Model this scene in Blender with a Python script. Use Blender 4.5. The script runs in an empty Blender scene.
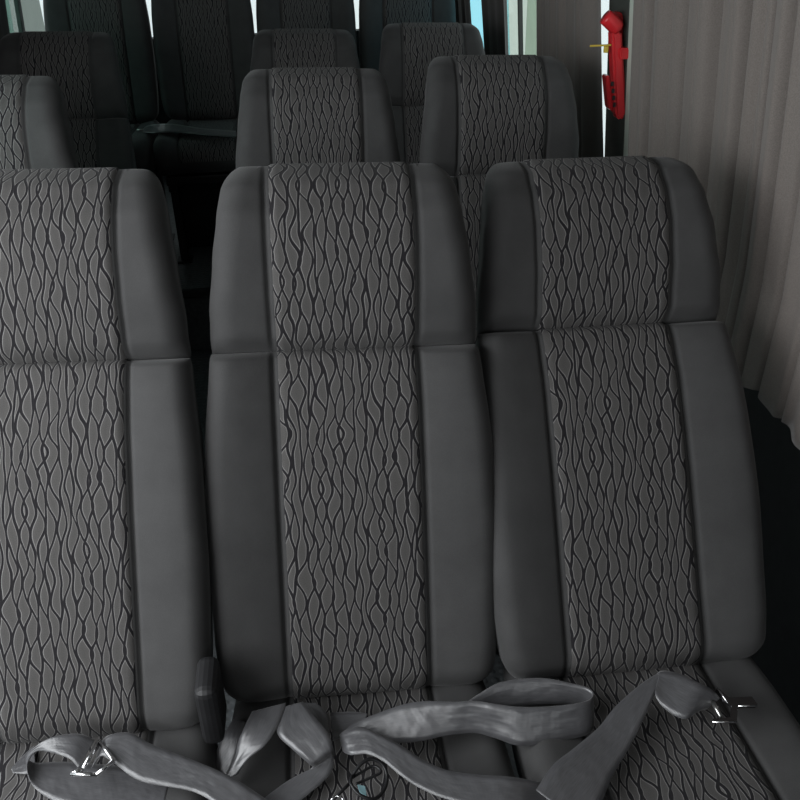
import bpy, bmesh, math, random
from mathutils import Vector, Matrix
random.seed(4)
S = bpy.context.scene
C = S.collection
PI = math.pi
# ------------------------------------------------------------------ camera
F, PITCH, YAW, ROLL, CZ = 860.0, 0.5154, 0.1122, -0.0272, 1.45
cp, sp, cy, sy = math.cos(PITCH), math.sin(PITCH), math.cos(YAW), math.sin(YAW)
FW = Vector((sy*cp, cy*cp, -sp)); R0 = Vector((cy, -sy, 0)); U0 = R0.cross(FW)
RT = R0*math.cos(ROLL) + U0*math.sin(ROLL); UP = U0*math.cos(ROLL) - R0*math.sin(ROLL)
EYE = Vector((0, 0, CZ))
cam = bpy.data.objects.new('camera', bpy.data.cameras.new('camera')); C.objects.link(cam)
cam.matrix_world = Matrix(((RT.x, UP.x, -FW.x, 0), (RT.y, UP.y, -FW.y, 0), (RT.z, UP.z, -FW.z, CZ), (0, 0, 0, 1)))
cam.data.sensor_width = 36; cam.data.lens = 36*F/800; cam.data.clip_start = 0.02
S.camera = cam

def at(px, py, axis, val):
    d = FW + RT*((px-400)/F) + UP*((400-py)/F)
    return EYE + d*((val-EYE[axis])/d[axis])

# ------------------------------------------------------------------ materials
class NT:
    def __init__(s, name):
        s.m = bpy.data.materials.new(name); s.m.use_nodes = True
        s.t = s.m.node_tree; s.n = s.t.nodes; s.l = s.t.links
        s.p = s.n['Principled BSDF']
    def node(s, kind, **kw):
        n = s.n.new(kind)
        for k, v in kw.items(): setattr(n, k, v)
        return n
    def math(s, op, a, b=None, c=None):
        n = s.n.new('ShaderNodeMath'); n.operation = op
        for i, v in enumerate((a, b, c)):
            if v is None: continue
            if isinstance(v, (int, float)): n.inputs[i].default_value = v
            else: s.l.new(v, n.inputs[i])
        return n.outputs[0]
    def bump(s, h, strength, dist):
        b = s.n.new('ShaderNodeBump'); b.inputs['Strength'].default_value = strength; b.inputs['Distance'].default_value = dist
        s.l.new(h, b.inputs['Height']); s.l.new(b.outputs[0], s.p.inputs['Normal'])
    def ramp(s, fac, stops):
        r = s.n.new('ShaderNodeValToRGB'); e = r.color_ramp.elements
        while len(e) < len(stops): e.new(0.5)
        for q, (pos, col) in zip(e, stops):
            q.position = pos; q.color = (*col, 1) if len(col) == 3 else col
        s.l.new(fac, r.inputs[0]); return r.outputs[0]

def setp(p, col=None, rough=None, metal=None, spec=None, sheen=None, sheen_rough=None, trans=None):
    if col: p.inputs['Base Color'].default_value = (*col, 1)
    if rough is not None: p.inputs['Roughness'].default_value = rough
    if metal is not None: p.inputs['Metallic'].default_value = metal
    if spec is not None: p.inputs['Specular IOR Level'].default_value = spec
    if sheen is not None: p.inputs['Sheen Weight'].default_value = sheen
    if sheen_rough is not None: p.inputs['Sheen Roughness'].default_value = sheen_rough

def simple(name, col, rough=.6, metal=0, spec=.4, var=.15, scale=40, bump=0, bscale=300, sheen=0):
    a = NT(name); setp(a.p, col, rough, metal, spec, sheen, .4)
    tc = a.node('ShaderNodeTexCoord')
    nz = a.node('ShaderNodeTexNoise'); nz.inputs['Scale'].default_value = scale; nz.inputs['Detail'].default_value = 4
    a.l.new(tc.outputs['Object'], nz.inputs['Vector'])
    lo = tuple(c*(1-var) for c in col); hi = tuple(c*(1+var) for c in col)
    a.l.new(a.ramp(nz.outputs['Fac'], [(.3, lo), (.7, hi)]), a.p.inputs['Base Color'])
    if bump:
        n2 = a.node('ShaderNodeTexNoise'); n2.inputs['Scale'].default_value = bscale; n2.inputs['Detail'].default_value = 3
        a.l.new(tc.outputs['Object'], n2.inputs['Vector']); a.bump(n2.outputs['Fac'], bump, .002)
    return a.m

def leaf_fabric():
    a = NT('leaf_pattern_fabric'); setp(a.p, (.1, .1, .1), .9, 0, .2, .08, .5)
    uv = a.node('ShaderNodeUVMap'); sx = a.node('ShaderNodeSeparateXYZ'); a.l.new(uv.outputs[0], sx.inputs[0])
    u, v = sx.outputs[0], sx.outputs[1]
    w, h = 0.0083, 0.067
    # gentle drift of the whole web
    nz = a.node('ShaderNodeTexNoise'); nz.inputs['Scale'].default_value = 17; nz.inputs['Detail'].default_value = 1
    a.l.new(uv.outputs[0], nz.inputs['Vector'])
    un = a.math('ADD', a.math('DIVIDE', u, w), a.math('MULTIPLY_ADD', nz.outputs['Fac'], 3.0, -1.5))
    base = a.math('FLOOR', a.math('ADD', un, .5))
    d = None
    for k in (-2, -1, 0, 1, 2):
        i = a.math('ADD', base, float(k))
        cmb = a.node('ShaderNodeCombineXYZ')
        a.l.new(a.math('MULTIPLY', v, 22.0), cmb.inputs[0]); a.l.new(a.math('MULTIPLY', i, 5.37), cmb.inputs[1])
        n2 = a.node('ShaderNodeTexNoise', noise_dimensions='2D'); n2.inputs['Scale'].default_value = 1; n2.inputs['Detail'].default_value = 0
        a.l.new(cmb.outputs[0], n2.inputs['Vector'])
        wn = a.node('ShaderNodeTexWhiteNoise', noise_dimensions='1D'); a.l.new(i, wn.inputs['W'])
        ph = a.math('ADD', a.math('MULTIPLY', i, PI), a.math('MULTIPLY_ADD', wn.outputs['Value'], 1.3, -.65))
        sn = a.math('SINE', a.math('ADD', a.math('MULTIPLY', v, 2*PI/h), ph))
        line = a.math('ADD', a.math('ADD', i, a.math('MULTIPLY', sn, .45)), a.math('MULTIPLY_ADD', n2.outputs['Fac'], 1.5, -.75))
        dk = a.math('ABSOLUTE', a.math('SUBTRACT', un, line))
        d = dk if d is None else a.math('MINIMUM', d, dk)
    col = a.ramp(d, [(.0, (.013, .012, .014)), (.195, (.015, .014, .016)), (.232, (.22, .214, .21)), (.29, (.19, .185, .18)), (.33, (.083, .0795, .0775)), (1, (.074, .071, .069))])
    # fine weave over the leaves
    wv = a.node('ShaderNodeTexNoise'); wv.inputs['Scale'].default_value = 900; wv.inputs['Detail'].default_value = 2
    a.l.new(uv.outputs[0], wv.inputs['Vector'])
    mx = a.node('ShaderNodeMix', data_type='RGBA', blend_type='MULTIPLY'); mx.inputs[0].default_value = .5
    a.l.new(col, mx.inputs[6]); a.l.new(a.ramp(wv.outputs['Fac'], [(.3, (.6, .6, .6)), (.7, (1.3, 1.3, 1.3))]), mx.inputs[7])
    a.l.new(mx.outputs[2], a.p.inputs['Base Color'])
    hgt = a.ramp(d, [(.12, (0, 0, 0)), (.27, (1, 1, 1))])
    a.bump(hgt, .35, .0015)
    return a.m

def plain_fabric():
    a = NT('plain_grey_fabric'); setp(a.p, (.06, .06, .062), .85, 0, .25, .15, .4)
    tc = a.node('ShaderNodeTexCoord')
    n1 = a.node('ShaderNodeTexNoise'); n1.inputs['Scale'].default_value = 1100; n1.inputs['Detail'].default_value = 2
    n0 = a.node('ShaderNodeTexNoise'); n0.inputs['Scale'].default_value = 22; n0.inputs['Detail'].default_value = 3
    a.l.new(tc.outputs['Object'], n1.inputs['Vector']); a.l.new(tc.outputs['Object'], n0.inputs['Vector'])
    f = a.math('ADD', a.math('MULTIPLY', n1.outputs['Fac'], .55), a.math('MULTIPLY', n0.outputs['Fac'], .45))
    a.l.new(a.ramp(f, [(.3, (.040, .0398, .0400)), (.7, (.0615, .061, .0612))]), a.p.inputs['Base Color'])
    a.bump(n1.outputs['Fac'], .25, .001)
    return a.m

def webbing():
    a = NT('seat_belt_webbing'); setp(a.p, (.05, .05, .053), .30, 0, .9, .25, .3)
    uv = a.node('ShaderNodeUVMap'); sx = a.node('ShaderNodeSeparateXYZ'); a.l.new(uv.outputs[0], sx.inputs[0])
    rib = a.math('SINE', a.math('MULTIPLY', sx.outputs[0], 2*PI*7))
    nz = a.node('ShaderNodeTexNoise'); nz.inputs['Scale'].default_value = 60
    a.l.new(uv.outputs[0], nz.inputs['Vector'])
    a.l.new(a.ramp(nz.outputs['Fac'], [(.3, (.060, .060, .064)), (.7, (.095, .095, .10))]), a.p.inputs['Base Color'])
    wv = a.math('SINE', a.math('MULTIPLY', sx.outputs[1], 2*PI*600))
    n3 = a.node('ShaderNodeTexNoise'); n3.inputs['Scale'].default_value = 38; n3.inputs['Detail'].default_value = 1
    a.l.new(uv.outputs[0], n3.inputs['Vector'])
    cm = a.node('ShaderNodeCombineXYZ'); a.l.new(a.math('MULTIPLY', sx.outputs[0], .06), cm.inputs[0]); a.l.new(sx.outputs[1], cm.inputs[1]); a.l.new(cm.outputs[0], n3.inputs['Vector'])
    a.bump(a.math('ADD', a.math('ADD', a.math('MULTIPLY', rib, .06), a.math('MULTIPLY', wv, .12)), a.math('MULTIPLY', n3.outputs['Fac'], 6)), .38, .0011)
    return a.m

def curtain_cloth(name, col):
    a = NT(name); setp(a.p, col, .9, 0, .15, .2, .5)
    tc = a.node('ShaderNodeTexCoord')
    n1 = a.node('ShaderNodeTexNoise'); n1.inputs['Scale'].default_value = 500; n1.inputs['Detail'].default_value = 2
    a.l.new(tc.outputs['Object'], n1.inputs['Vector'])
    a.l.new(a.ramp(n1.outputs['Fac'], [(.3, tuple(c*.85 for c in col)), (.7, tuple(c*1.12 for c in col))]), a.p.inputs['Base Color'])
    a.bump(n1.outputs['Fac'], .15, .001)
    return a.m

def glass(name, tint):
    a = NT(name); a.n.remove(a.p)
    t = a.node('ShaderNodeBsdfTransparent'); t.inputs[0].default_value = (*tint, 1)
    g = a.node('ShaderNodeBsdfGlossy'); g.inputs['Roughness'].default_value = .03
    mx = a.node('ShaderNodeMixShader'); mx.inputs[0].default_value = .05; a.l.new(t.outputs[0], mx.inputs[1]); a.l.new(g.outputs[0], mx.inputs[2])
    a.l.new(mx.outputs[0], a.n['Material Output'].inputs[0])
    return a.m

def studded_floor():
    a = NT('studded_grey_vinyl'); setp(a.p, (.10, .105, .105), .5, 0, .4)
    tc = a.node('ShaderNodeTexCoord')
    vo = a.node('ShaderNodeTexVoronoi'); vo.inputs['Scale'].default_value = 45; vo.inputs['Randomness'].default_value = .1
    n1 = a.node('ShaderNodeTexNoise'); n1.inputs['Scale'].default_value = 60
    a.l.new(tc.outputs['Object'], vo.inputs['Vector']); a.l.new(tc.outputs['Object'], n1.inputs['Vector'])
    a.l.new(a.ramp(n1.outputs['Fac'], [(.3, (.085, .095, .10)), (.7, (.14, .15, .155))]), a.p.inputs['Base Color'])
    a.bump(a.ramp(vo.outputs['Distance'], [(.2, (1, 1, 1)), (.4, (0, 0, 0))]), .6, .003)
    return a.m

M = dict(
    plain=plain_fabric(), leaf=leaf_fabric(), web=webbing(), floor=studded_floor(),
    black=simple('black_plastic', (.012, .012, .013), .5, var=.2),
    trimdark=simple('charcoal_trim', (.014, .015, .016), .7, var=.2, bump=.2, bscale=500),
    metal=simple('black_steel', (.02, .02, .021), .45, .6),
    chrome=simple('chrome', (.75, .75, .76), .12, 1, var=.03),
    dkmetal=simple('dark_polished_steel', (.10, .10, .105), .25, 1, var=.1),
    pale=simple('pale_grey_green_trim', (.46, .52, .46), .6, var=.05),
    ext_green=simple('pale_green_render', (.33, .40, .30), .8, var=.04, scale=3),
    ext_light=simple('ivory_render', (.64, .68, .60), .8, var=.04, scale=3),
    ext_grey=simple('grey_render', (.19, .21, .19), .8, var=.04, scale=3),
    light=simple('pale_ivory_trim', (.74, .76, .72), .6, var=.04),
    pillar=simple('dark_olive_trim', (.045, .050, .045), .6, var=.1),
    roof=simple('grey_headliner', (.25, .25, .24), .9, var=.05),
    red=simple('red_plastic', (.62, .022, .03), .32, spec=.5, var=.08),
    yellow=simple('yellow_plastic', (.62, .45, .06), .4, var=.1),
    steel=simple('bare_steel', (.6, .6, .58), .3, 1, var=.05),
    teal=simple('pale_blue_tag', (.25, .42, .46), .5, var=.1),
    cord=simple('black_cord', (.012, .012, .013), .4),
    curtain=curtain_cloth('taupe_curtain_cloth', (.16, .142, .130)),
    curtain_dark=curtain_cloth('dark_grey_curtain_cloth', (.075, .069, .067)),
    glass=glass('clear_window_glass', (.92, .95, .94)),
    glass_blue=glass('blue_tinted_window_glass', (.62, .90, .95)),
    glass_green=glass('green_tinted_window_glass', (.62, .80, .75)),
)

# ------------------------------------------------------------------ object helpers
def link(name, me, mat, parent=None, smooth=True):
    o = bpy.data.objects.new(name, me); C.objects.link(o)
    if mat: me.materials.append(mat)
    if parent: o.parent = parent
    if smooth:
        for p in me.polygons: p.use_smooth = True
    return o
def from_bm(name, bm, mat, parent=None, smooth=False):
    me = bpy.data.meshes.new(name); bmesh.ops.recalc_face_normals(bm, faces=bm.faces[:]); bm.to_mesh(me); bm.free()
    return link(name, me, mat, parent, smooth)
def tag(o, label, cat, group=None, kind=None):
    o['label'] = label; o['category'] = cat
    if group: o['group'] = group
    if kind: o['kind'] = kind
    return o
def empty(name, loc):
    o = bpy.data.objects.new(name, None); C.objects.link(o); o.location = loc; o.empty_display_size = .1
    return o
def struct(o):
    o['kind'] = 'structure'; return o
def add_box(bm, lo, hi, bev=0, mtx=None, seg=2):
    r = bmesh.ops.create_cube(bm, size=1)
    vs = r['verts']
    for v in vs:
        v.co = Vector([lo[i] + (v.co[i]+.5)*(hi[i]-lo[i]) for i in range(3)])
    if bev:
        es = list({e for v in vs for e in v.link_edges})
        rb = bmesh.ops.bevel(bm, geom=es, offset=bev, segments=seg, affect='EDGES', profile=.5)
        vs = list({v for f in rb['faces'] for v in f.verts} | {v for v in vs if v.is_valid})
    if mtx:
        bmesh.ops.transform(bm, matrix=mtx, verts=[v for v in vs if v.is_valid])
    return vs
def add_tube(bm, pts, r, n=10, closed=False, cap=True):
    pts = [Vector(p) for p in pts]; rings = []
    N = len(pts)
    prev = None
    for i, p in enumerate(pts):
        a = pts[(i-1) % N] if (closed or i > 0) else p
        b = pts[(i+1) % N] if (closed or i < N-1) else p
        t = (b-a).normalized()
        ref = prev if prev is not None else (Vector((0, 0, 1)) if abs(t.z) < .9 else Vector((1, 0, 0)))
        x = (ref - t*ref.dot(t)).normalized(); y = t.cross(x); prev = x
        rr = r[i] if isinstance(r, (list, tuple)) else r
        rings.append([bm.verts.new(p + (x*math.cos(2*PI*k/n) + y*math.sin(2*PI*k/n))*rr) for k in range(n)])
    for i in range(N if closed else N-1):
        A, B = rings[i], rings[(i+1) % N]
        for k in range(n): bm.faces.new((A[k], A[(k+1) % n], B[(k+1) % n], B[k]))
    if cap and not closed:
        bm.faces.new(rings[0][::-1]); bm.faces.new(rings[-1])
def spline(pts, n):
    """Catmull-Rom through tuples of any length, n samples per span."""
    out = []
    P = [tuple(p) for p in pts]
    for i in range(len(P)-1):
        p0, p1, p2, p3 = P[max(i-1, 0)], P[i], P[i+1], P[min(i+2, len(P)-1)]
        for k in range(n):
            t = k/n
            out.append(tuple(.5*(2*b+(c-a)*t+(2*a-5*b+4*c-d)*t*t+(3*b-a-3*c+d)*t**3) for a, b, c, d in zip(p0, p1, p2, p3)))
    out.append(P[-1]); return out
def interp(tab, x):
    if x <= tab[0][0]: return tab[0][1]
    for (a, va), (b, vb) in zip(tab, tab[1:]):
        if x <= b:
            t = (x-a)/(b-a); t = t*t*(3-2*t)*.5 + t*.5
            return va+(vb-va)*t
    return tab[-1][1]

# ------------------------------------------------------------------ seat upholstery
PW = .1065          # half width of the patterned centre panel
def level_list(lo, hi, r0, r1, n0=10, n1=10, nm=26):
    L = []
    for k in range(n0): L.append(lo + r0*(1-math.cos(PI/2*(k+.15)/n0)))
    for k in range(nm+1): L.append(lo+r0 + (hi-r1-lo-r0)*k/nm)
    for k in range(n1-1, -1, -1): L.append(hi - r1*(1-math.cos(PI/2*(k+.15)/n1)))
    return L
XS = [-1+.045*0]  # filled below
def make_xs():
    xs = []
    # normalised samples: outer edge (dense), bolster, groove, panel
    return xs
class Pillow:
    """closed cushion: front surface N(x,s) over a sheet, rounded at ends and sides, flat-ish back"""
    def __init__(s, lo, hi, W, crown, r0, r1, back, mid, edge=.035, bulge=.012, c0=.02, c1=.05, groove=.007, pf=None, panel_dip=0):
        s.__dict__.update(locals())
    def e(s, S_):
        e = 1
        a, b = S_-s.lo, s.hi-S_
        if a < s.r0: e = min(e, math.sqrt(max(0, 1-(1-a/s.r0)**2)))
        if b < s.r1: e = min(e, math.sqrt(max(0, 1-(1-b/s.r1)**2)))
        return e
    def width(s, S_):
        w = interp(s.W, S_); a, b = S_-s.lo, s.hi-S_
        if a < s.r0: w -= s.c0*(1-math.sqrt(max(0, 1-(1-a/s.r0)**2)))
        if b < s.r1: w -= s.c1*(1-math.sqrt(max(0, 1-(1-b/s.r1)**2)))
        return w
    def front(s, x, S_):
        W = s.width(S_); ax = abs(x)
        n = interp(s.crown, S_)
        if ax > PW:
            t = (ax-PW)/max(1e-4, (W-PW)); n += s.bulge*math.sin(PI/2*min(1, t*1.15))
        else:
            n -= s.panel_dip*(1-(ax/PW)**2)
        n -= s.groove*math.exp(-((ax-PW)/.0032)**2)
        if ax > W-s.edge:
            q = min(1, (ax-(W-s.edge))/s.edge); n -= s.edge*(1-math.sqrt(max(0, 1-q*q)))
        e = s.e(S_)
        return s.mid + (n-s.mid)*e
    def backn(s, x, S_):
        W = s.width(S_); ax = abs(x); n = s.back
        if ax > W-s.edge:
            q = min(1, (ax-(W-s.edge))/s.edge); n += s.edge*(1-math.sqrt(max(0, 1-q*q)))
        return s.mid + (n-s.mid)*s.e(S_)
    def cols(s, W):
        c = []
        ed = s.edge
        for k in range(9): c.append(W-ed*(1-math.cos(PI/2*(1-k/8))) if False else W-ed+ed*math.sin(PI/2*(1-k/8)))
        inner = W-ed
        for k in range(1, 10): c.append(inner + (PW+.009-inner)*k/9)
        for q in (.006, .0035, .001, -.001, -.0035, -.006): c.append(PW+q)
        for k in range(1, 8): c.append((PW-.009)*(1-k/7))
        return c + [-q for q in c[-2::-1]]
    def mesh(s, tf):
        lv = level_list(s.lo, s.hi, s.r0, s.r1)
        bm = bmesh.new(); rings = []
        for S_ in lv:
            W = s.width(S_); cs = s.cols(W)
            ring = [bm.verts.new(tf(x, s.front(x, S_), S_)) for x in cs]
            bc = [W*q for q in (-.97, -.9, -.75, -.5, -.25, 0, .25, .5, .75, .9, .97)]
            ring += [bm.verts.new(tf(x, s.backn(x, S_), S_)) for x in bc]
            rings.append(ring)
        n = len(rings[0])
        for A, B in zip(rings, rings[1:]):
            for k in range(n): bm.faces.new((A[k], A[(k+1) % n], B[(k+1) % n], B[k]))
        bm.faces.new(rings[0]); bm.faces.new(rings[-1][::-1])
        return bm
    def panel(s, name, tf, mat, parent, v0=0., lift=.0028, wrap=None):
        lv = level_list(s.lo, s.hi, s.r0, s.r1, 12, 14, 30)
        nx = 25
        cs = [-PW+.001+(2*PW-.002)*k/(nx-1) for k in range(nx)]
        P = [[Vector(tf(x, s.front(x, S_), S_)) for x in cs] for S_ in lv]
        me = bpy.data.meshes.new(name); V, Fc, UV = [], [], []
        vv = v0; vl = []
        for j in range(len(lv)):
            if j: vv += (P[j][nx//2]-P[j-1][nx//2]).length
            vl.append(vv)
        for j in range(len(lv)):
            for k in range(nx):
                a, b = P[max(j-1, 0)][k], P[min(j+1, len(lv)-1)][k]
                c_, d = P[j][max(k-1, 0)], P[j][min(k+1, nx-1)]
                nrm = (b-a).cross(d-c_).normalized()
                out = Vector(tf(0, 1, s.lo))-Vector(tf(0, 0, s.lo))
                mdir = Vector(tf(0, 1, 0))-Vector(tf(0, 0, 0))
                if nrm.dot(mdir) < -1e-3: nrm = -nrm
                edge = k in (0, nx-1)
                V.append(P[j][k] + nrm*(-.003 if edge else lift))
        for j in range(len(lv)-1):
            for k in range(nx-1):
                Fc.append((j*nx+k, j*nx+k+1, (j+1)*nx+k+1, (j+1)*nx+k))
        me.from_pydata(V, [], Fc); ul = me.uv_layers.new(name='UVMap')
        for p in me.polygons:
            for li in p.loop_indices:
                vi = me.loops[li].vertex_index; j, k = divmod(vi, nx)
                ul.data[li].uv = (cs[k], vl[j])
        return link(name, me, mat, parent)

back_p = Pillow(0, .515, [(0, .198), (.10, .2085), (.24, .2125), (.36, .209), (.515, .1965)],
                [(0, 0), (.05, .004), (.3, .010), (.42, .006), (.48, -.004), (.515, -.015)], .045, .012, -.095, -.045, edge=.030, bulge=.019, c0=.045, c1=.002)
head_p = Pillow(.515, .780, [(.515, .196), (.57, .193), (.64, .1835), (.70, .175), (.78, .163)],
                [(.515, -.016), (.545, .002), (.60, .022), (.66, .032), (.70, .028), (.74, .012), (.78, -.014)], .022, .040, -.085, -.042, edge=.036, bulge=.006, c0=.002, c1=.026, groove=.005)
cush_p = Pillow(0, .52, [(0, .184), (.15, .195), (.47, .199)],
                [(0, 0), (.1, .004), (.40, .012), (.52, .004)], .05, .07, -.11, -.055, edge=.035, bulge=.016, c0=.03, c1=.05)
def tf_back(x, n, s): return (x, -n, s)
def tf_cush(x, n, s): return (x, -s, n)
HINGE = .447; LEGH = .30

def make_seat():
    r = empty('passenger_seat', (0, 0, 0))
    bk = from_bm('backrest', back_p.mesh(tf_back), M['plain'], r, True)
    bp = back_p.panel('center_panel', tf_back, M['leaf'], bk); bp['label'] = 'grey leaf-patterned fabric strip'
    for sgn in (-1, 1):
        bm = bmesh.new()
        pts = []
        for k in range(28):
            s_ = .035 + (.508-.035)*k/27
            W = back_p.width(s_); pts.append((sgn*(W-.0045), .0185-interp(back_p.crown, s_), s_))
        add_tube(bm, pts, .0028, 8)
        from_bm('side_piping', bm, M['plain'], bk, True)
    hd = from_bm('headrest', head_p.mesh(tf_back), M['plain'], r, True)
    hp = head_p.panel('center_panel', tf_back, M['leaf'], hd, .53); hp['label'] = 'grey leaf-patterned fabric strip'
    cu = from_bm('seat_cushion', cush_p.mesh(tf_cush), M['plain'], r, True); cu.location = (0, .105, HINGE-.014)
    cpn = cush_p.panel('center_panel', tf_cush, M['leaf'], cu, 1.1); cpn['label'] = 'grey leaf-patterned fabric strip'
    # base frame and four legs
    bm = bmesh.new()
    add_box(bm, (-.17, -.36, LEGH-.02), (.17, .03, LEGH+.015), .006)
    for sgn in (-1, 1): add_box(bm, (sgn*.15-.018, -.34, LEGH-.05), (sgn*.15+.018, .05, LEGH-.005), .005)
    from_bm('seat_frame', bm, M['metal'], r)
    for sx in (-1, 1):
        for yy in (-.30, .0):
            bm = bmesh.new(); add_box(bm, (sx*.15-.015, yy-.02, 0), (sx*.15+.015, yy+.02, LEGH-.04), .004)
            add_box(bm, (sx*.15-.03, yy-.035, 0), (sx*.15+.03, yy+.035, .008), .002)
            from_bm('leg', bm, M['metal'], r)
    for sgn in (-1, 1):
        bm = bmesh.new(); add_box(bm, (sgn*.165-.008, -.04, HINGE-.15), (sgn*.165+.008, .06, HINGE-.03), .006)
        from_bm('hinge_bracket', bm, M['black'], r)
    return r
def pose(r, x, y, z, recline, tilt, base=0., ws=1., zs=1.):
    """put the hinge of seat r at x, y, z; its base on the floor at height base"""
    r.location = (x, y, base)
    up = z-base-HINGE
    for o in r.children:
        k = o.name.split('.')[0]
        if k in ('backrest', 'headrest'):
            o.location = (0, 0, z-base); o.scale = (ws, 1, zs)
            o.rotation_euler = (Matrix.Rotation(-recline, 3, 'X') @ Matrix.Rotation(-tilt, 3, 'Y')).to_euler()
        elif k == 'seat_cushion': o.location.z = HINGE-.014+up; o.rotation_euler.x = 0
        elif k in ('seat_frame', 'hinge_bracket'): o.location.z = up
        elif k == 'leg': o.scale.z = (LEGH-.04+up)/(LEGH-.04)
def dup(r):
    c = r.copy(); C.objects.link(c)
    for ch in list(r.children):
        d = ch.copy(); C.objects.link(d); d.parent = c
        for g in list(ch.children):
            e = g.copy(); C.objects.link(e); e.parent = d
    return c
def hinge_from_top(x, y, z, rec, tilt):
    l = .775
    return (x + l*math.sin(tilt), y - l*math.cos(tilt)*math.sin(rec), z - l*math.cos(tilt)*math.cos(rec))
proto = make_seat()
seats = [
 # top-of-headrest point, recline, sideways tilt, width and height factors, label
 ((-.341, 1.2207, CZ-.2937), .508, -.037, .92, 1.02, 'front row seat cut off by the photo edge, brightest lit, beside the dark aisle'),
 ((.0595, 1.2096, CZ-.3015), .440, -.0375, .988, 1, 'front row middle seat shown whole, between the two other front seats'),
 ((.4525, 1.2883, CZ-.3338), .600, -.022, .985, 1.018, 'front row seat against the taupe curtain, dimly lit'),
 ((-.650, 1.985, CZ-.2687), .44, -.037, 1, 1, 'second row single seat across the aisle, only one grey shoulder showing'),
 ((.0575, 1.9931, CZ-.2847), .44, -.037, .94, 1, 'second row seat directly behind the front middle seat'),
 ((.4660, 1.9931, CZ-.275), .44, -.037, .94, 1, 'second row seat by the curtain beneath the red hammer'),
 ((-.695, 2.95, CZ-.285), .44, -.037, 1, 1, 'third row single seat across the aisle, nearly black in shadow'),
 ((.060, 2.9757, CZ-.308), .44, -.037, .95, 1, 'third row middle seat, only its headrest top showing over the second row'),
 ((.4708, 2.9757, CZ-.305), .44, -.037, .95, 1, 'third row seat with bluish headrest beside the pale window gap'),
]
tops4 = [(-.727, 'back row corner seat at the far side of the aisle, mostly hidden in shadow'),
         (-.323, 'back row seat facing down the aisle with its cushion in view'),
         (.080, 'back row seat rising behind the third row middle headrest'),
         (.486, 'back row seat with blue sheen by the rear window corner')]
GRP = 'van seats with leaf-patterned centre strips'
made = []
for i, (top, rec, tilt, ws, zs, lab) in enumerate(seats):
    s_ = proto if i == 0 else dup(proto)
    hx, hy, hz = hinge_from_top(*top, rec, tilt)
    k = .775*(zs-1)*.6
    pose(s_, hx, hy - k*math.sin(rec), hz - k*math.cos(rec), rec, tilt, 0, ws, zs)
    tag(s_, lab, 'seat', GRP); made.append(s_)
for x, lab in tops4:
    s_ = dup(proto); pose(s_, x, 3.68, .735, .14, -.02, .25, .935, 1.02)
    bm = bmesh.new(); add_box(bm, (-.19, -.15, .001), (.19, -.12, .34), .008)
    from_bm('base_cover', bm, M['black'], s_)
    tag(s_, lab, 'seat', GRP)
# recliner knob on the hinge of the brightest front seat
bm = bmesh.new(); pr_ = made[0]
q = at(212, 697, 1, .84)
add_box(bm, (q.x-.016, .80, q.z-.052), (q.x+.014, .87, q.z+.052), .012, seg=3)
kn = from_bm('recliner_knob', bm, M['black'], pr_); kn.location = -pr_.location; kn['label'] = 'black recliner knob'

# ------------------------------------------------------------------ van shell
XL, XR, YF, YB, ZT = -1.0, .80, -1.3, 4.75, 1.95
SILL, HEAD = .80, 1.62
def lean(o, side):
    """the van sides lean inwards above the sill"""
    for v in o.data.vertices:
        v.co.x -= side*.075*max(0, v.co.z-.9)
    return o
def sbox(name, lo, hi, mat, bev=0):
    bm = bmesh.new(); add_box(bm, lo, hi, bev); return struct(from_bm(name, bm, mat))
sbox('floor', (XL-.1, YF, -.05), (XR+.1, YB, 0), M['floor'])
sbox('trim_1', (XL, 3.05, .001), (XR, YB, .25), M['floor'], .006)          # raised rear floor
sbox('trim_2', (XL+.002, 3.035, .225), (XR-.002, 3.06, .256), M['black'], .005)    # step nosing
sbox('ceiling', (XL-.1, YF, ZT), (XR+.1, YB, ZT+.05), M['roof'])
def side_wall(name, side, boxes):
    bm = bmesh.new()
    x0 = XR if side > 0 else XL
    for (y0, y1, z0, z1) in boxes:
        add_box(bm, (min(x0, x0+side*.08), y0, z0), (max(x0, x0+side*.08), y1, z1))
    return struct(lean(from_bm(name, bm, M['trimdark']), side))
side_wall('wall_right', 1, [(YF, YB, 0, SILL), (YF, YB, HEAD, ZT), (YF, .55, SILL, HEAD)])
side_wall('wall_left', -1, [(1.36, YB, 0, SILL), (1.36, YB, HEAD, ZT), (YF, -.95, 0, ZT), (-.95, -.1, 0, 1.05), (-.95, -.1, 1.72, ZT), (-.1, 0, 0, ZT), (0, 1.36, 1.75, ZT)])
def pane(name, side, y0, y1, mat):
    x = (XR+.03) if side > 0 else XL-.035
    bm = bmesh.new(); add_box(bm, (x, y0, SILL), (x+.005, y1, HEAD)); return struct(lean(from_bm(name, bm, mat), side))
trim_n = [2]
def pillar(y0, y1, mat, side=1, depth=.012, proud=.004):
    trim_n[0] += 1
    if side > 0: lo, hi = (XR-proud, y0, SILL-.02), (XR+depth, y1, HEAD+.02)
    else: lo, hi = (XL-depth, y0, SILL-.02), (XL+proud, y1, HEAD+.02)
    bm = bmesh.new(); add_box(bm, lo, hi, .003); return struct(lean(from_bm('trim_%d' % trim_n[0], bm, mat), side))
pillar(1.90, 2.02, M['pale']); pillar(2.021, 2.155, M['pillar'])
pillar(3.04, 3.052, M['pillar'])
pillar(4.62, 4.75, M['pillar'])
pane('window_1', 1, .55, 1.93, M['glass']); pane('window_2', 1, 2.12, 3.34, M['glass']); pane('window_3', 1, 3.341, 4.63, M['glass_blue'])
pillar(1.36, 1.46, M['pillar'], -1); pillar(3.64, 3.68, M['pillar'], -1); pillar(4.62, 4.75, M['pillar'], -1)
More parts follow.
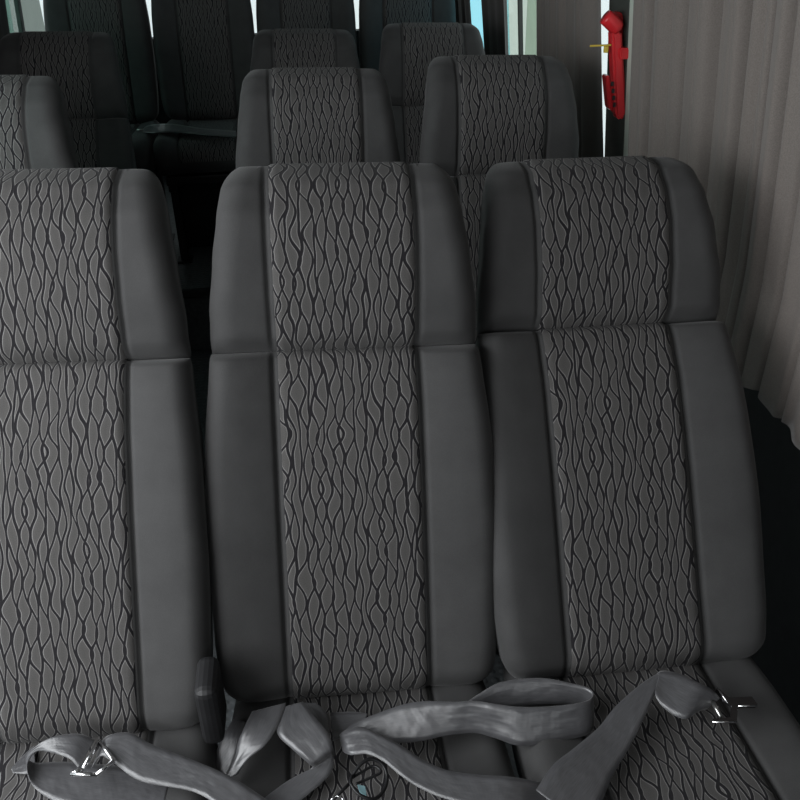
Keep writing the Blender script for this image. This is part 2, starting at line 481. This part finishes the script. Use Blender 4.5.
pane('window_4', -1, 1.45, 3.65, M['glass_green']); pane('window_5', -1, 3.66, 4.63, M['glass'])
# back wall with its window, and the cab front with the windscreen
def end_wall(name, y0, y1, zs, zh, m):
    bm = bmesh.new()
    add_box(bm, (XL-.1, y0, 0), (XR+.1, y1, zs)); add_box(bm, (XL-.1, y0, zh), (XR+.1, y1, ZT))
    add_box(bm, (XL-.1, y0, zs), (XL+m, y1, zh)); add_box(bm, (XR-m, y0, zs), (XR+.1, y1, zh))
    return struct(from_bm(name, bm, M['trimdark']))
end_wall('wall_back', YB, YB+.08, .93, 1.62, .12)
sbox('window_6', (XL+.12, YB+.03, .93), (XR-.12, YB+.035, 1.62), M['glass'])
sbox('exterior_wall', (2.3, 7.9, -.6), (2.5, 8.72, 2.6), M['ext_green'])
sbox('exterior_pillar', (2.3, 8.73, -.6), (2.5, 9.9, 2.6), M['ext_light'])
sbox('exterior_wall', (-2.8, 9.7, -.6), (-2.6, 10.6, 2.6), M['ext_grey'])
end_wall('wall_front', YF-.08, YF, 1.02, 1.72, .12)

# ------------------------------------------------------------------ curtains
def curtain(name, label, side, y0, y1, z0, z1, folds, mat, amp=.009, slant=0., e0=0., e1=0., n=220, m=40, hemwave=.006, gap=.034):
    """hanging cloth along a side wall; folds = [(y, depth, width)] of the valleys; e0/e1 = how far the two edges flare at the hem"""
    V, Fc = [], []
    x = XR if side > 0 else XL
    for j in range(m+1):
        tz = j/m
        for i in range(n+1):
            y = y0+(y1-y0)*i/n
            z = z0+(z1-z0)*tz + (hemwave*math.sin(y*60)*(1-tz)**4)
            yy = y + (e1*(i/n) + e0*(1-i/n))*(1-tz)
            d = amp*math.sin(y*33+2.2*math.sin(y*9)) * (.6+.4*tz)
            d += amp*.35*math.sin(y*95+4*math.sin(y*7)+tz*1.5)
            for (fy, dep, wd) in folds:
                d -= dep*math.exp(-((y-fy-slant*(tz-.5))/wd)**2) * (.5+.5*tz)
            V.append((x - side*(gap + max(-gap+.006, d) + .006*math.sin(tz*3.1+y*3) + .075*max(0, z-.9)), yy, z))
    for j in range(m):
        for i in range(n):
            a = j*(n+1)+i; Fc.append((a, a+1, a+n+2, a+n+1))
    me = bpy.data.meshes.new(name); me.from_pydata(V, [], Fc)
    o = link(name, me, mat)
    sm = o.modifiers.new('thick', 'SOLIDIFY'); sm.thickness = .0015; sm.offset = 0
    return tag(o, label, 'curtain', 'van window curtains')
def yfold(px, py): return at(px, py, 0, XR-.05).y
near_folds = [(yfold(px, 60), dep, wd) for px, dep, wd in ((650, .018, .008), (669, .036, .010), (686, .012, .012), (700, .044, .012), (718, .034, .007), (732, .026, .008),
              (750, .014, .014), (764, .040, .008), (777, .014, .010), (790, .036, .006), (812, .036, .009), (835, .03, .008), (870, .03, .010))]
curtain('curtain', 'large taupe curtain hanging beside the front row window seat', 1, .60, 1.805, .715, 1.66, near_folds, M['curtain'], slant=.0, e1=.05, gap=.058, n=500)
curtain('curtain', 'taupe curtain between the red hammer and the pale pillar', 1, 2.15, 2.71, .68, 1.66, [(2.32, .02, .012), (2.47, .02, .012), (2.62, .02, .014)], M['curtain'], n=120, slant=.02, e0=-.09)
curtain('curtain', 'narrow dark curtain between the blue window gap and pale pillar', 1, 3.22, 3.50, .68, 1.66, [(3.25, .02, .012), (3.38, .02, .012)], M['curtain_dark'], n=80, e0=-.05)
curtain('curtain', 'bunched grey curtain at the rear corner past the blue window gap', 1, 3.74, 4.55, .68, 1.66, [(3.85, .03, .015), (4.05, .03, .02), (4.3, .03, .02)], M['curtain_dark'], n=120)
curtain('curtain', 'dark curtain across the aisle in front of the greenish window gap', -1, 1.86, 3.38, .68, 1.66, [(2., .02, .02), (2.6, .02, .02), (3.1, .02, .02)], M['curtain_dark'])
curtain('curtain', 'dark curtain across the aisle behind the pale pillar', -1, 4.0, 4.6, .68, 1.66, [(4.1, .02, .02), (4.35, .02, .02)], M['curtain_dark'], n=120)

# ------------------------------------------------------------------ emergency hammer on the pillar
def wallpt(px, py, y=2.05): return at(px, py, 1, y)
hm = empty('emergency_hammer', (0, 0, 0))
tag(hm, 'red emergency window hammer mounted on the dark pillar between the curtains', 'hammer')
def prof(name, pts, y0, y1, mat, bev=.003, parent=hm):
    """prism whose outline faces the cabin, from y0 to y1"""
    bm = bmesh.new()
    P = [wallpt(*p) for p in pts]
    f = bm.faces.new([bm.verts.new((p.x, y0, p.z)) for p in P])
    r = bmesh.ops.extrude_face_region(bm, geom=[f])
    for v in r['geom']:
        if isinstance(v, bmesh.types.BMVert): v.co.y = y1
    bmesh.ops.recalc_face_normals(bm, faces=bm.faces[:])
    bmesh.ops.bevel(bm, geom=bm.edges[:], offset=bev, segments=2, affect='EDGES')
    return from_bm(name, bm, mat, parent)
prof('bracket', [(613, 13), (622, 12), (627, 22), (626, 58), (617, 58), (618, 26)], 2.055, 2.085, M['red'])
prof('handle', [(608, 30), (618, 30), (620, 60), (623, 112), (617, 119), (612, 114), (610, 75)], 2.022, 2.056, M['red'], .005)
prof('holder_wing', [(605, 76), (609, 75), (613, 112), (608, 108)], 2.045, 2.075, M['red'], .002)
prof('clip', [(615, 46), (626, 46), (626, 57), (615, 57)], 2.012, 2.07, M['red'], .003)
bm = bmesh.new()
a_, b_, c_ = wallpt(603, 16), wallpt(608, 20), wallpt(614, 26)
for q_ in (a_, b_, c_): q_.y = 2.035
add_tube(bm, [a_, a_.lerp(b_, .3), b_, c_, c_+(c_-b_)*.35, c_+(c_-b_)*.6], [.0165, .0172, .0178, .0178, .015, .006], 20)
from_bm('hammer_head', bm, M['red'], hm, True)
bm = bmesh.new(); a_, b_ = wallpt(590, 46, 2.03), wallpt(611, 45, 2.03); add_tube(bm, [a_, b_], .0022, 8)
t_ = wallpt(606, 49, 2.03); add_box(bm, (t_.x-.005, t_.y-.004, t_.z-.008), (t_.x+.005, t_.y+.004, t_.z+.006), .0015)
p_ = from_bm('seal_pin', bm, M['yellow'], hm); p_['label'] = 'yellow seal pin'
bm = bmesh.new()
for k in range(4):
    q_ = wallpt(612.5+k*.7, 84+k*7, 2.02); add_box(bm, (q_.x-.003, 2.019, q_.z-.005), (q_.x+.003, 2.024, q_.z+.005), .001)
from_bm('grip_dimple', bm, M['black'], hm)

# ------------------------------------------------------------------ seat belts lying on the cushions
def ribbon(pairs, z0, parent, sub=10, across=6, crown=.0015):
    """webbing through pairs of edge points (ax, ay, height, bx, by, height) resting above the cushion level z0"""
    E_ = [(*at(a, b, 2, z0+h), *at(c, d, 2, z0+k)) for a, b, h, c, d, k in pairs]
    R_ = spline(E_, sub); V, Fc, vl = [], [], []; run = 0
    for i, r in enumerate(R_):
        A, B = Vector(r[:3]), Vector(r[3:])
        if i: run += ((A+B)/2 - pm).length
        pm = (A+B)/2
        for k in range(across+1): V.append(A.lerp(B, k/across))
        vl.append(run)
    n = across+1
    for i in range(len(R_)-1):
        for k in range(across): Fc.append((i*n+k, i*n+k+1, (i+1)*n+k+1, (i+1)*n+k))
    me = bpy.data.meshes.new('webbing'); me.from_pydata(V, [], Fc); ul = me.uv_layers.new(name='UVMap')
    for p in me.polygons:
        for li in p.loop_indices:
            j_, k_ = divmod(me.loops[li].vertex_index, n); ul.data[li].uv = (k_/across, vl[j_])
    o = link('webbing', me, M['web'], parent)
    m = o.modifiers.new('thick', 'SOLIDIFY'); m.thickness = .0014; m.offset = 0
    return o
def rods(name, segs, z, r, mat, parent, h=None):
    bm = bmesh.new()
    for a, b in segs: add_tube(bm, [at(*a, 2, z), at(*b, 2, z)], r, 10)
    return from_bm(name, bm, mat, parent, True)
def plate(name, outline, z, th, mat, parent, holes=()):
    bm = bmesh.new()
    f = bm.faces.new([bm.verts.new(at(x, y, 2, z)) for x, y in outline])
    r = bmesh.ops.extrude_face_region(bm, geom=[f])
    for v in r['geom']:
        if isinstance(v, bmesh.types.BMVert): v.co.z -= th
    bmesh.ops.recalc_face_normals(bm, faces=bm.faces[:])
    bmesh.ops.bevel(bm, geom=bm.edges[:], offset=th*.3, segments=2, affect='EDGES')
    return from_bm(name, bm, mat, parent)
ZL, ZM, ZR = .468, .456, .471
b1 = empty('seat_belt', at(95, 765, 2, ZL))
def into(o, root):
    o.location = -root.location; return o
tag(b1, 'grey lap belt looped through a chrome adjuster on the brightest front seat', 'seat belt', 'loose lap belts on the front row cushions')
into(ribbon([(95, 740, .045, 78, 768, .045), (78, 734, .056, 70, 759, .052), (53, 737, .060, 53, 753, .052), (36, 746, .052, 36, 752, .046),
        (26, 757, .034, 27, 767, .028), (36, 763, .012, 34, 787, .010), (60, 762, .006, 57, 802, .006), (95, 764, .005, 92, 812, .005), (130, 768, .005, 126, 812, .005), (170, 780, .005, 160, 822, .005)], ZL, b1), b1)
into(ribbon([(102, 741, .038, 92, 768, .032), (110, 735, .050, 101, 756, .044), (130, 733, .048, 114, 763, .040), (153, 745, .040, 141, 781, .034),
        (200, 763, .034, 191, 791, .028), (235, 779, .028, 217, 805, .024), (270, 802, .02, 246, 828, .02)], ZL, b1), b1)
into(ribbon([(34, 746, .004, 36, 773, .004), (22, 757, .003, 24, 774, .003), (11, 769, .003, 13, 773, .003)], ZL, b1), b1)
ad = into(rods('adjuster', [((99, 741), (83, 769)), ((71, 774), (96, 775)), ((96, 775), (114, 761)), ((99, 741), (114, 761)), ((83, 769), (71, 774))], ZL+.048, .0030, M['chrome'], b1), b1); ad['label'] = 'chrome adjuster frame'

b2 = empty('seat_belt', at(285, 740, 2, ZM))
tag(b2, 'grey belt folded in the gap beside the front middle seat', 'seat belt', 'loose lap belts on the front row cushions')
into(ribbon([(252, 712, .045, 286, 703, .050), (244, 728, .045, 279, 724, .045), (238, 743, .035, 265, 745, .040), (235, 758, .022, 248, 759, .030), (225, 780, .012, 238, 774, .016)], ZM, b2), b2)
into(ribbon([(234, 719, .022, 245, 722, .026), (226, 731, .020, 241, 737, .024), (218, 747, .014, 236, 755, .016), (211, 768, .006, 228, 777, .006)], ZM-.02, b2), b2)
into(ribbon([(284, 707, .048, 303, 702, .050), (277, 732, .042, 314, 716, .050), (292, 749, .034, 328, 733, .044), (309, 764, .022, 333, 747, .034), (312, 768, .010, 334, 756, .016),
        (288, 781, .006, 329, 775, .008), (262, 800, .006, 300, 801, .006), (240, 818, .006, 272, 822, .006)], ZM, b2), b2)
into(ribbon([(316, 703, .030, 300, 703, .030), (328, 716, .022, 312, 728, .022), (330, 742, .012, 318, 742, .012)], ZM, b2), b2)

b3 = empty('seat_belt', at(470, 740, 2, ZM))
tag(b3, 'grey belt coiled in a wide double loop between the front middle and window seats', 'seat belt', 'loose lap belts on the front row cushions')
into(ribbon([(553, 794, .004, 572, 816, .002), (541, 783, .018, 547, 812, .010), (510, 777, .034, 513, 809, .026), (480, 775, .034, 476, 806, .028), (450, 771, .034, 443, 798, .028), (425, 761, .036, 420, 788, .030),
        (400, 745, .040, 400, 775, .034), (380, 735, .042, 383, 761, .036), (362, 727, .042, 367, 754, .036), (346, 730, .036, 350, 755, .030),
        (340, 735, .026, 343, 750, .018), (352, 725, .026, 352, 748, .012), (373, 715, .034, 368, 744, .012), (405, 704, .046, 401, 743, .014), (428, 701, .052, 421, 741, .016), (455, 702, .055, 449, 735, .018), (475, 701, .057, 475, 733, .018), (495, 704, .057, 495, 738, .018),
        (521, 707, .056, 522, 746, .016), (556, 706, .056, 556, 741, .016), (584, 702, .056, 583, 736, .016), (593, 696, .052, 593, 728, .016), (590, 689, .050, 591, 716, .016),
        (574, 684, .052, 576, 706, .022), (540, 678, .056, 542, 704, .026), (502, 682, .054, 505, 708, .024), (482, 692, .046, 486, 712, .022), (466, 703, .036, 470, 716, .018)], ZM, b3), b3)
into(ribbon([(330, 713, .020, 333, 741, .016), (352, 712, .022, 345, 735, .018), (368, 714, .024, 362, 724, .020)], ZM-.012, b3), b3)

b4 = empty('seat_belt', at(670, 700, 2, ZR))
tag(b4, 'dark belt with steel tongue plate twisted across the window seat cushion', 'seat belt', 'loose lap belts on the front row cushions')
into(ribbon([(536, 790, .028, 583, 826, .020), (553, 765, .030, 601, 803, .020), (573, 749, .028, 613, 775, .020), (598, 728, .024, 630, 746, .022), (616, 706, .028, 643, 720, .028), (640, 685, .034, 656, 691, .034), (655, 675, .038, 664, 676, .040),
        (663, 671, .044, 655, 692, .040), (680, 674, .050, 664, 708, .030), (697, 682, .052, 684, 719, .026), (711, 689, .044, 697, 712, .026), (720, 698, .032, 706, 709, .022)], ZR, b4), b4)
tp = into(plate('tongue_plate', [(719, 688), (729, 697), (752, 696), (758, 704), (756, 707), (738, 707), (737, 722), (713, 722), (713, 718), (730, 717), (731, 706), (722, 700), (715, 690)], ZR+.034, .003, M['dkmetal'], b4), b4); tp['label'] = 'dark steel tongue plate'
rb = into(rods('tongue_rim', [((712, 722), (737, 722)), ((717, 688), (728, 703)), ((738, 706), (757, 706))], ZR+.036, .0014, M['chrome'], b4), b4); rb['label'] = 'bright metal edge'  # thin chrome rods along edges of the dark plate
sl = into(rods('roller_bar', [((711, 699), (721, 717))], ZR+.03, .003, M['steel'], b4), b4)

# thin looped cord with a pale blue tag
cd = empty('looped_cord', at(365, 780, 2, ZM))
tag(cd, 'thin black looped cord with small pale blue tag on middle cushion', 'cord')
bm = bmesh.new()
lp = [(352, 776), (361, 764), (371, 759), (382, 764), (387, 776), (384, 790), (374, 799), (360, 795), (351, 784), (352, 776)]
add_tube(bm, [at(x, y, 2, ZM+.014+h*.02) for (x, y, h) in spline([(a, b, math.sin(i)*.4+.3) for i, (a, b) in enumerate(lp)], 8)], .0024, 8)
add_tube(bm, [at(x, y, 2, ZM+.016) for x, y in ((351, 782), (343, 790), (330, 803))], .0022, 8)
add_tube(bm, [at(x, y, 2, ZM+.018) for x, y in spline([(352, 778), (362, 772), (374, 766), (381, 772), (372, 777), (356, 784)], 6)], .0018, 8)
into(from_bm('cord_loop', bm, M['cord'], cd, True), cd)
ring = into(rods('wire_hook', [((331, 800), (336, 796)), ((336, 796), (341, 797)), ((341, 797), (344, 801))], ZM+.02, .0012, M['chrome'], cd), cd); ring['label'] = 'bright wire hook'
tg = into(plate('tag', [(357, 784), (365, 786), (367, 796), (360, 793)], ZM+.018, .0015, M['teal'], cd), cd); tg['label'] = 'pale blue tag'

# belt lying on the back row cushion
b5 = empty('seat_belt', at(180, 130, 2, .73))
tag(b5, 'dark belt strap lying on the back row cushion across the aisle', 'seat belt')
into(ribbon([(143, 129, .012, 143, 132, .008), (150, 125, .02, 155, 133, .014), (172, 124, .022, 178, 132, .016), (200, 128, .016, 205, 135, .012), (236, 131, .012, 238, 137, .012)], .742, b5), b5)
into(rods('tongue_plate', [((137, 130), (144, 130))], .752, .004, M['steel'], b5), b5)

# ------------------------------------------------------------------ light: overcast sky, daylight through windscreen and open side door
w = bpy.data.worlds.new('sky'); S.world = w; w.use_nodes = True
bg = w.node_tree.nodes['Background']; bg.inputs[0].default_value = (.90, .97, 1, 1); bg.inputs[1].default_value = 1.1
def area(name, loc, target, sx_, sy_, power, col=(1, 1, 1)):
    l = bpy.data.lights.new(name, 'AREA'); l.shape = 'RECTANGLE'; l.size = sx_; l.size_y = sy_; l.energy = power; l.color = col
    o = bpy.data.objects.new(name, l); C.objects.link(o); o.location = loc
    o.rotation_euler = (Vector(target)-Vector(loc)).to_track_quat('-Z', 'Y').to_euler(); return o
area('side_door_daylight', (-1.04, .53, 1.30), (.0, 1.0, .75), 1.5, .85, 23.5, (.96, .98, 1))
area('cab_window_daylight', (-1.02, -.55, 1.38), (.5, 1.1, .75), .8, .6, 4.5, (.98, .98, 1))
area('aisle_window_daylight', (-.99, 1.66, 1.25), (-.5, 2.1, 1.0), .38, .6, 1.6, (.95, .98, 1))
area('windscreen_daylight', (-.1, -1.25, 1.37), (0, 1.6, .9), 1.4, .65, 1.5, (1, .97, .94))

S.view_settings.view_transform = 'Standard'; S.view_settings.look = 'None'; S.view_settings.exposure = 0; S.view_settings.gamma = 1
S.view_settings.use_curve_mapping = False
S.cycles.use_denoising = True
S.cycles.max_bounces = 8
